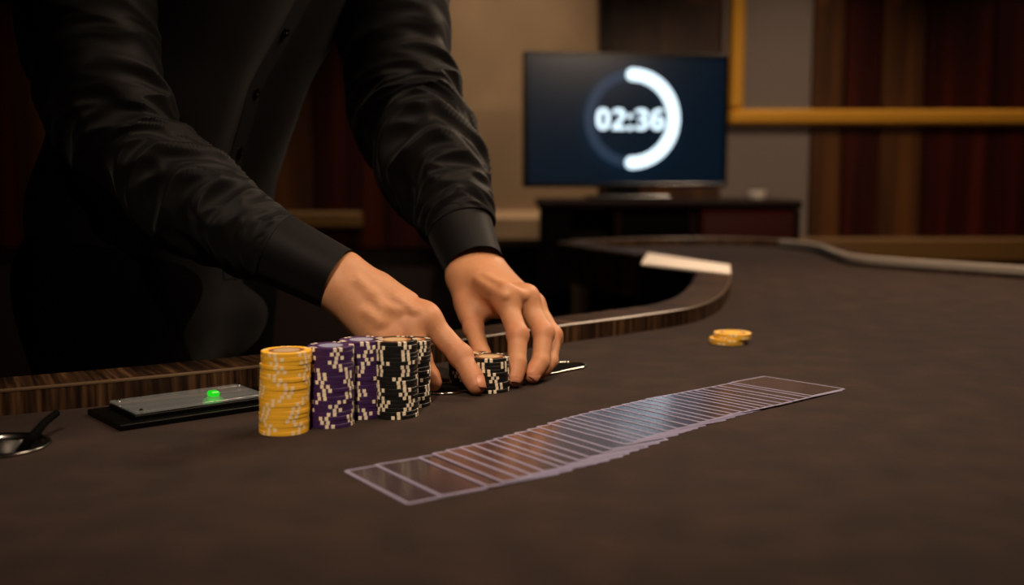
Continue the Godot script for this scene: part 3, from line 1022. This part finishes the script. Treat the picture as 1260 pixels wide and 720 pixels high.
	add_blob(ss, blob(torso, [], 0.011, 0.05, 0.01, 0.01), func(_p): return Color.WHITE)
	var folds := FastNoiseLite.new()
	folds.seed = 12
	folds.frequency = 1.0
	folds.fractal_type = FastNoiseLite.FRACTAL_RIDGED
	folds.fractal_octaves = 2
	folds.fractal_gain = 0.35
	var fold := func(centre: float, wide: float, amp: float, slant: float, rate: float) -> Callable:
		return func(s: float, a: float, _p: Vector3) -> float:
			var env := exp(-pow((s - centre) / wide, 2.0)) + 0.22
			var edge := clampf((1.0 - s) / 0.04, 0.0, 1.0)
			return (folds.get_noise_3d(s * rate + slant * sin(a), cos(a) * 0.45, sin(a) * 0.45) * amp - amp * 0.25) * env * edge
	var ls := spline([v4(l_shoulder + Vector3(-0.02, 0.0, 0.0), 0.074), v4(Vector3(-0.1539, 1.2116, -1.3500), 0.074), v4(Vector3(-0.1444, 1.1166, -1.3450), 0.070), v4(Vector3(-0.1244, 1.0454, -1.3300), 0.069), v4(Vector3(-0.0929, 0.9797, -1.2800), 0.060), v4(Vector3(-0.0688, 0.9339, -1.2450), 0.047), v4(Vector3(-0.0584, 0.9101, -1.2250), 0.041)], 220)
	tube(ss, ls, 96, fold.call(0.60, 0.25, 0.012, 0.8, 8.5))
	var rs := spline([v4(r_shoulder + Vector3(0.02, 0, 0), 0.074), v4(Vector3(-0.4320, 1.1524, -1.1100), 0.072), v4(Vector3(-0.4215, 1.0694, -1.1000), 0.066), v4(Vector3(-0.3908, 0.9982, -1.0950), 0.056), v4(Vector3(-0.3285, 0.9493, -1.0850), 0.052), v4(Vector3(-0.2741, 0.9155, -1.0800), 0.043), v4(Vector3(-0.2401, 0.8984, -1.0750), 0.039)], 220)
	tube(ss, rs, 96, fold.call(0.58, 0.25, 0.010, 0.8, 8.5))
	var shirt := part("shirt", ss.commit(), mats.black_shirt, who, at)
	var cl := begin()
	tube(cl, spline([v4(Vector3(-0.0654, 0.9247, -1.2350), 0.0400), v4(Vector3(-0.0552, 0.8993, -1.2150), 0.0372), v4(Vector3(-0.0422, 0.8716, -1.1880), 0.0335)], 14), 56, flat_tube, false)
	tube(cl, spline([v4(Vector3(-0.0422, 0.8716, -1.1880), 0.0335), v4(Vector3(-0.0451, 0.8775, -1.1940), 0.0318), v4(Vector3(-0.0552, 0.8993, -1.2150), 0.034)], 10), 56, flat_tube, false)
	part("cuff", cl.commit(), mats.black_shirt, shirt)
	var cr := begin()
	tube(cr, spline([v4(Vector3(-0.2504, 0.9041, -1.0770), 0.0385), v4(Vector3(-0.2129, 0.8863, -1.0700), 0.0355), v4(Vector3(-0.1756, 0.8688, -1.0620), 0.0330)], 14), 56, flat_tube, false)
	tube(cr, spline([v4(Vector3(-0.1756, 0.8688, -1.0620), 0.0330), v4(Vector3(-0.1824, 0.8719, -1.0640), 0.0302), v4(Vector3(-0.2129, 0.8863, -1.0700), 0.033)], 10), 56, flat_tube, false)
	part("cuff", cr.commit(), mats.black_shirt, shirt)
	# collar
	var co := begin()
	tube(co, spline([v4(neck + Vector3(0, -0.005, 0), 0.071), v4(neck + up * 0.03, 0.068), v4(neck + up * 0.032, 0.064), v4(neck + up * 0.0, 0.062)], 12), 40, flat_tube, false)
	part("collar", co.commit(), mats.black_shirt, shirt)
	# placket with buttons down the front
	var line := []
	for i in 30:
		var f := float(i) / 29.0
		var c := (neck - Vector3(0, 0.06, 0)).lerp(pelvis + Vector3(0, -0.08, 0), f) + r * 0.012
		var p := c + n * 0.35
		for k in 60:
			var d := field_at(torso, 0.05, p)
			if d < 0.0005:
				break
			p -= n * d * 0.8
		line.append(p + n * 0.002)
	var pk := begin()
	for i in line.size() - 1:
		var a: Vector3 = line[i]
		var b: Vector3 = line[i + 1]
		var w := r * 0.017
		quad(pk, a - w, a + w, b + w, b - w, n)
		quad(pk, a + w, a + w - n * 0.004, b + w - n * 0.004, b + w, r)
		quad(pk, a - w, a - w - n * 0.004, b - w - n * 0.004, b - w, -r)
	part("placket", pk.commit(), mats.black_shirt, shirt)
	for i in [4, 8, 12, 16, 20, 24]:
		var b := Basis(r, n, r.cross(n)).orthonormalized()
		var bt := begin()
		lathe(bt, [Vector2(0.0, 0.0015), Vector2(0.0032, 0.0012), Vector2(0.0036, 0.0022), Vector2(0.0052, 0.0022), Vector2(0.0058, 0.0012), Vector2(0.0056, 0.0)], 24, line[i], b)
		part("button", bt.commit(), mats.button, shirt)
	# ---- trousers and shoes
	var ts := begin()
	var legs := []
	for s in [-1.0, 1.0]:
		var hip: Vector3 = pelvis + r * 0.085 * s + Vector3(0, -0.08, 0)
		var knee: Vector3 = hip + Vector3(0, -0.37, 0) + n * 0.03
		var ankle: Vector3 = Vector3(knee.x, 0.09, knee.z) - n * 0.05
		legs.append([bone(hip, 0.095, knee, 0.068), bone(knee, 0.068, ankle, 0.055)])
		var sh := begin()
		add_blob(sh, blob([bone(ankle + Vector3(0, -0.03, 0), 0.042, ankle + Vector3(0, -0.05, 0) + n * 0.06, 0.04), bone(ankle + Vector3(0, -0.05, 0) - n * 0.03, 0.038, ankle + Vector3(0, -0.052, 0) + n * 0.17, 0.036)], [], 0.008, 0.03, 0.01, 0.01), func(_p): return Color.WHITE)
		part("shoe", sh.commit(), mats.shoe_leather, who, at)
	add_blob(ts, blob([bone(pelvis + r * 0.07 + Vector3(0, -0.09, 0), 0.095, pelvis - r * 0.07 + Vector3(0, -0.09, 0), 0.095)], legs, 0.012, 0.05, 0.02, 0.05), func(_p): return Color.WHITE)
	part("trousers", ts.commit(), mats.trousers, who, at)

# ---------------------------------------------------------------- chips
func chip_proto(kind: String) -> Node3D:
	var R := 0.0197
	var T := 0.0034
	var root := Node3D.new()
	var body := MeshInstance3D.new()
	body.name = "body"
	body.mesh = lathe_mesh([Vector2(0.0, 0.0), Vector2(R - 0.0003, 0.0), Vector2(R, 0.00028), Vector2(R, T - 0.00028), Vector2(R - 0.0003, T), Vector2(R - 0.0052, T), Vector2(R - 0.0056, T - 0.0003), Vector2(0.0, T - 0.0003)], 60)
	body.material_override = mats["chip_" + kind]
	root.add_child(body)
	var st := begin()
	for k in 5:
		for s in [-1.0, 1.0]:
			var mid: float = TAU * k / 5 + s * deg_to_rad(7.4)
			for j in 3:
				var a0: float = mid + deg_to_rad(-4.4 + j * 2.93)
				var a1: float = a0 + deg_to_rad(2.93)
				var o := 0.00012
				var d0 := Vector3(cos(a0), 0, sin(a0))
				var d1 := Vector3(cos(a1), 0, sin(a1))
				var y0 := Vector3(0, 0.0002, 0)
				var y1 := Vector3(0, T - 0.0002, 0)
				var yt := Vector3(0, T + 0.00005, 0)
				quad(st, d0 * (R + o) + y0, d1 * (R + o) + y0, d1 * (R + o) + y1, d0 * (R + o) + y1, (d0 + d1).normalized())
				quad(st, d0 * (R + o) + y1, d1 * (R + o) + y1, d1 * (R - 0.0005) + yt, d0 * (R - 0.0005) + yt, (d0 + Vector3.UP).normalized())
				quad(st, d0 * (R - 0.0005) + yt, d1 * (R - 0.0005) + yt, d1 * (R - 0.0042) + yt, d0 * (R - 0.0042) + yt, Vector3.UP)
	var spots := MeshInstance3D.new()
	spots.name = "edge_spots"
	spots.mesh = st.commit()
	spots.material_override = mats.spot_pale if kind == "yellow" else mats.spot_cream
	root.add_child(spots)
	return root

func inlay(chip: Node3D, m: Material, ring: Material) -> void:
	var T := 0.0034
	part("inlay", lathe_mesh([Vector2(0.0, T - 0.0001), Vector2(0.0105, T - 0.0001)], 40), m, chip)
	part("inlay_ring", lathe_mesh([Vector2(0.0105, T - 0.00015), Vector2(0.0141, T - 0.00015)], 40), ring, chip)

func chips() -> void:
	var proto := {"yellow": chip_proto("yellow"), "purple": chip_proto("purple"), "black": chip_proto("black")}
	# kind, x, z, base height, count, size, lean of the whole stack, words, group
	var stacks := [
		["yellow", -0.1895, -0.868, 0.0, 20, 1.05, Vector2(0.0036, 0.0), "tall yellow stack", "yellow chips in the tall stack"],
		["purple", -0.1555, -0.8935, 0.0, 20, 1.0, Vector2(0.0008, 0.0), "front purple stack beside the yellow stack", "purple chips in the front stack"],
		["purple", -0.1335, -0.9265, 0.0, 20, 1.0, Vector2(0.0005, 0.0), "back purple stack between purple and black", "purple chips in the back stack"],
		["black", -0.1035, -0.9265, 0.0, 20, 1.0, Vector2(0.0003, 0.0), "front tall black stack", "black chips in the front tall stack"],
		["black", -0.0955, -0.9715, 0.0, 18, 1.0, Vector2(0.0012, 0.0), "tall black stack behind the front black one", "black chips in the rear tall stack"],
		["black", -0.134, -0.993, 0.0, 17, 1.0, Vector2(0.0, 0.0), "hidden black stack under the reaching hand", "black chips in the half hidden stack"],
		["black", -0.0225, -1.0400, 0.0, 10, 1.0, Vector2(0.0, 0.0), "short black stack held between the hands", "black chips in the held stack"],
		["black", -0.0455, -1.0760, 0.0012, 9, 1.0, Vector2(0.0, 0.0), "short dark stack behind the index finger", "black chips in the stack behind the finger"]]
	for s in stacks:
		var turn := rng.randf() * TAU
		var count: int = s[4]
		var size: float = s[5]
		for i in count:
			var c: Node3D = proto[s[0]].duplicate()
			c.name = numbered(s[0] + "_chip")
			add_child(c)
			var f := float(i) / maxf(count - 1, 1)
			turn += rng.randf_range(-0.34, 0.42)
			c.position = Vector3(s[1] + s[6].x * (f - 0.5) + rng.randf_range(-0.00035, 0.00035), TABLE + s[3] + 0.00002 + i * 0.00343, s[2] + rng.randf_range(-0.0003, 0.0003))
			c.rotation.y = turn
			c.scale = Vector3(size, 1, size)
			var where := "top chip" if i == count - 1 else ("bottom chip" if i == 0 else ordinal(i + 1) + " chip from the bottom")
			tag(c, "%s of the %s" % [where, s[7]] if i == count - 1 or i == 0 else "%s, %s" % [where, s[7]], "casino chip", s[8])
			if i == count - 1:
				if s[0] == "yellow":
					inlay(c, mats.inlay_cream, mats.inlay_tan)
				elif s[0] == "purple":
					inlay(c, mats.inlay_blue, mats.chip_purple)
				else:
					inlay(c, mats.inlay_cream, mats.inlay_tan)
	# the few wide yellow chips lying out on the suede
	var off := [Vector3(-0.0035, 0, 0), Vector3(-0.003, 0, 0.0006), Vector3(0.002, 0, 0), Vector3(0.0026, 0, -0.0004)]
	for i in 4:
		var c: Node3D = proto.yellow.duplicate()
		c.name = numbered("yellow_chip")
		add_child(c)
		c.position = Vector3(0.281, TABLE + 0.00002 + i * 0.00343, -1.345) + off[i]
		c.rotation.y = 0.4 + i * 0.55
		c.scale = Vector3(1.2, 1, 1.2)
		tag(c, ["bottom chip", "second chip from the bottom", "third chip from the bottom", "top chip"][i] + " of the low yellow pile alone on the suede", "casino chip", "yellow chips in the low pile")
		if i == 3:
			inlay(c, mats.chip_yellow, mats.inlay_tan)
	for k in proto:
		proto[k].free()

# ---------------------------------------------------------------- cards
func card_outline(w: float, l: float, r: float, n: int) -> PackedVector2Array:
	var out := PackedVector2Array()
	for c in [[w / 2 - r, l / 2 - r, 0.0], [-w / 2 + r, l / 2 - r, PI / 2], [-w / 2 + r, -l / 2 + r, PI], [w / 2 - r, -l / 2 + r, PI * 1.5]]:
		for i in n + 1:
			var a: float = c[2] + PI / 2 * i / n
			out.append(Vector2(c[0] + cos(a) * r, c[1] + sin(a) * r))
	return out

func slab(outline: PackedVector2Array, y0: float, y1: float) -> ArrayMesh:
	var st := begin()
	var n := outline.size()
	for i in n:
		var a := outline[i]
		var b := outline[(i + 1) % n]
		tri(st, Vector3(0, y1, 0), Vector3(a.x, y1, a.y), Vector3(b.x, y1, b.y), Vector3.UP)
		tri(st, Vector3(0, y0, 0), Vector3(a.x, y0, a.y), Vector3(b.x, y0, b.y), Vector3.DOWN)
		var o := Vector3(b.y - a.y, 0, a.x - b.x).normalized()
		if o.dot(Vector3(a.x, 0, a.y)) < 0.0:
			o = -o
		quad(st, Vector3(a.x, y0, a.y), Vector3(b.x, y0, b.y), Vector3(b.x, y1, b.y), Vector3(a.x, y1, a.y), o)
	return st.commit()

func cards() -> void:
	var W := 0.0635
	var L := 0.096
	var T := 0.0003
	var stock := slab(card_outline(W, L, 0.003, 4), 0.0, T)
	var print_mesh := slab(card_outline(W - 0.0052, L - 0.0054, 0.0012, 3), T, T + 0.00004)
	# far corners of the left edges run along this curve
	var curve := Curve3D.new()
	for p in [Vector3(-0.1220, 0.7600, -0.7445), Vector3(-0.1017, 0.7600, -0.7597), Vector3(-0.0716, 0.7600, -0.7779), Vector3(-0.0195, 0.7600, -0.8271), Vector3(0.0501, 0.7600, -0.9135), Vector3(0.1320, 0.7600, -0.9927), Vector3(0.1974, 0.7600, -1.0437), Vector3(0.2237, 0.7600, -1.0690)]:
		curve.add_point(p)
	var total := curve.get_baked_length()
	var s := [0.0, 0.0245, 0.060]
	var step := 0.0
	while s[-1] < total - 0.006:
		step = rng.randf_range(0.0095, 0.0165)
		s.append(s[-1] + step)
	s[-1] = total
	var tilt := 0.0
	for i in s.size():
		var p := curve.sample_baked(s[i])
		var f: float = s[i] / total
		var along := Vector3(lerpf(0.56, 0.69, f), 0, lerpf(0.83, 0.73, f)).normalized()     # far to near, along the long edge
		along = along.rotated(Vector3.UP, rng.randf_range(-0.018, 0.018))
		var across := Vector3(along.z, 0, -along.x)
		if i > 0:
			tilt = maxf(tilt, 0.0105 if i == 1 else (0.016 if i == 2 else 0.027))
		var c := thing("playing_card", "", "playing card", Vector3.ZERO, "playing cards spread across the suede")
		var b := Basis(across, Vector3.UP, along).rotated(along, -tilt)
		var centre := Vector3(p.x, TABLE, p.z) + across * W * 0.5 + along * (L * 0.5 + rng.randf_range(-0.0008, 0.0008))
		centre.y += 0.0001 + sin(tilt) * W * 0.5
		c.transform = Transform3D(b, centre)
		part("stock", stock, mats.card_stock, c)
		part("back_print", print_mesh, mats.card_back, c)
		var label := "%s card of the long spread, counted from its wide-spaced end" % ordinal(i + 1)
		if i == 0:
			label = "end card at the wide-spaced, nearest end of the long card spread"
		elif i == s.size() - 1:
			label = "uppermost card of the spread, at its far end beyond the chips"
		c.set_meta("label", label)

# ---------------------------------------------------------------- fittings on the table
func fittings() -> void:
	# flat box with a green light by the rail
	var d := Vector3(0.769, 0, -0.639)
	var e := Vector3(-0.639, 0, -0.769)
	var b := Basis(d, Vector3.UP, -e)
	var sh := thing("card_shuffler", "low black glass-topped box with a green light set beside the wood rail", "card shuffler", Vector3(-0.327, TABLE + 0.0002, -0.864))
	sh.basis = b
	part("base", box_mesh(Vector3(0.165, 0.005, 0.082), 0.0005, Vector3(0.0825, 0.0025, -0.041)), mats.black_satin, sh)
	part("lid", box_mesh(Vector3(0.124, 0.0035, 0.064), 0.0004, Vector3(0.079, 0.0068, -0.044)), mats.black_satin, sh)
	part("metal_plate", box_mesh(Vector3(0.116, 0.0008, 0.057), 0.0002, Vector3(0.079, 0.0090, -0.044)), mat("plate_grey", Color(0.10, 0.108, 0.11), 0.45, 0.2), sh)
	var gl := mat("acrylic", Color(0.9, 0.95, 1.0, 0.12), 0.03)
	gl.transparency = BaseMaterial3D.TRANSPARENCY_ALPHA
	part("clear_cover", box_mesh(Vector3(0.122, 0.0022, 0.063), 0.0003, Vector3(0.079, 0.0106, -0.044)), gl, sh)
	var green := mat("green_glow", Color(0.05, 0.3, 0.05), 0.3)
	green.emission_enabled = true
	green.emission = Color(0.07, 0.85, 0.10)
	green.emission_energy_multiplier = 0.9
	part("green_indicator_light", box_mesh(Vector3(0.009, 0.005, 0.010), 0.0014, Vector3(0.099, 0.0135, -0.037)), green, sh)
	for q in [Vector3(0.0245, 0.0080, -0.0165), Vector3(0.140, 0.0080, -0.0165), Vector3(0.0245, 0.0080, -0.0715), Vector3(0.140, 0.0080, -0.0715)]:
		part("corner_screw", lathe_mesh([Vector2(0.0, 0.005), Vector2(0.0016, 0.005), Vector2(0.002, 0.004), Vector2(0.002, 0.0)], 14), mats.chrome, sh, q)
	var gll := OmniLight3D.new()
	gll.name = "green_light"
	gll.light_color = Color(0.1, 1.0, 0.15)
	gll.light_energy = 0.00004
	gll.light_size = 0.004
	gll.omni_range = 8.0
	gll.omni_attenuation = 2.0
	add_sun_free_lamp(gll, sh.transform * Vector3(0.099, 0.0175, -0.037))
	# cup holder with a black stick
	var cup := thing("cup_holder", "round steel cup holder sunk into the suede near the wood rail", "cup holder", Vector3(-0.408, TABLE + 0.0002, -0.814))
	part("steel_bowl", lathe_mesh([Vector2(0.0355, 0.0), Vector2(0.041, 0.0), Vector2(0.0422, 0.0010), Vector2(0.041, 0.0020), Vector2(0.0375, 0.0024), Vector2(0.0345, 0.0015), Vector2(0.033, -0.003), Vector2(0.032, -0.03), Vector2(0.028, -0.06), Vector2(0.0, -0.065), Vector2(0.0, -0.067), Vector2(0.029, -0.062), Vector2(0.034, -0.03), Vector2(0.0355, -0.003), Vector2(0.0355, 0.0)], 56, false), mats.steel, cup)
	var stick := begin()
	tube(stick, [v4(Vector3(-0.400, TABLE - 0.02, -0.817), 0.004), v4(Vector3(-0.3749, 0.7685, -0.8064), 0.0042), v4(Vector3(-0.3823, 0.7720, -0.8495), 0.0032), v4(Vector3(-0.3794, 0.7760, -0.8650), 0.0030)], 12, flat_tube)
	tag(part("black_stick", stick.commit(), mats.black_matte, self), "thin black stick leaning out of the steel cup holder", "stick")
	# long black inset with a chrome rim under the hands
	var dir := Vector3(0.69, 0, -0.724)
	var tr := thing("chip_well", "long black inset with a chrome rim in the suede under the hands", "tray", Vector3(-0.003, TABLE, -1.103))
	tr.basis = Basis(dir, Vector3.UP, dir.cross(Vector3.UP))
	var hl := 0.094
	var hw := 0.021
	var ring := []
	var outline := PackedVector2Array()
	for i in 65:
		var a := TAU * i / 64
		var q := Vector2(cos(a) * hw + (hl if cos(a) > 0.0 else -hl) * (1.0 if absf(cos(a)) > 0.001 else 0.0), sin(a) * hw)
		if absf(cos(a)) <= 0.001:
			q.x = 0.0
		ring.append(Vector4(q.x, 0.0014, q.y, 0.0012))
		if i < 64:
			outline.append(q)
	part("black_plate", slab(outline, 0.0002, 0.0011), mats.black_matte, tr)
	var rs := begin()
	tube(rs, ring, 12, flat_tube, false)
	part("chrome_rim", rs.commit(), mats.chrome, tr)
	# sheet of paper at the far corner of the bay
	var pp := begin()
	var q := [Vector3(0.3341, 0.7890, -2.5962), Vector3(0.4603, 0.7890, -2.2261), Vector3(0.4186, 0.7890, -2.0149), Vector3(0.2783, 0.7890, -2.2692)]
	var mid: Vector3 = (q[0] + q[1] + q[2] + q[3]) / 4
	quad(pp, q[0], q[1], q[2], q[3], Vector3.UP)
	var dn := Vector3(0, -0.004, 0)
	quad(pp, q[0] + dn, q[1] + dn, q[2] + dn, q[3] + dn, Vector3.DOWN)
	for i in 4:
		quad(pp, q[i], q[(i + 1) % 4], q[(i + 1) % 4] + dn, q[i] + dn, ((q[i] + q[(i + 1) % 4]) / 2 - mid).normalized())
	tag(part("paper_sheet", pp.commit(), mats.paper, self), "white sheet of paper lying on the rail at the far end of the dealer bay", "paper")
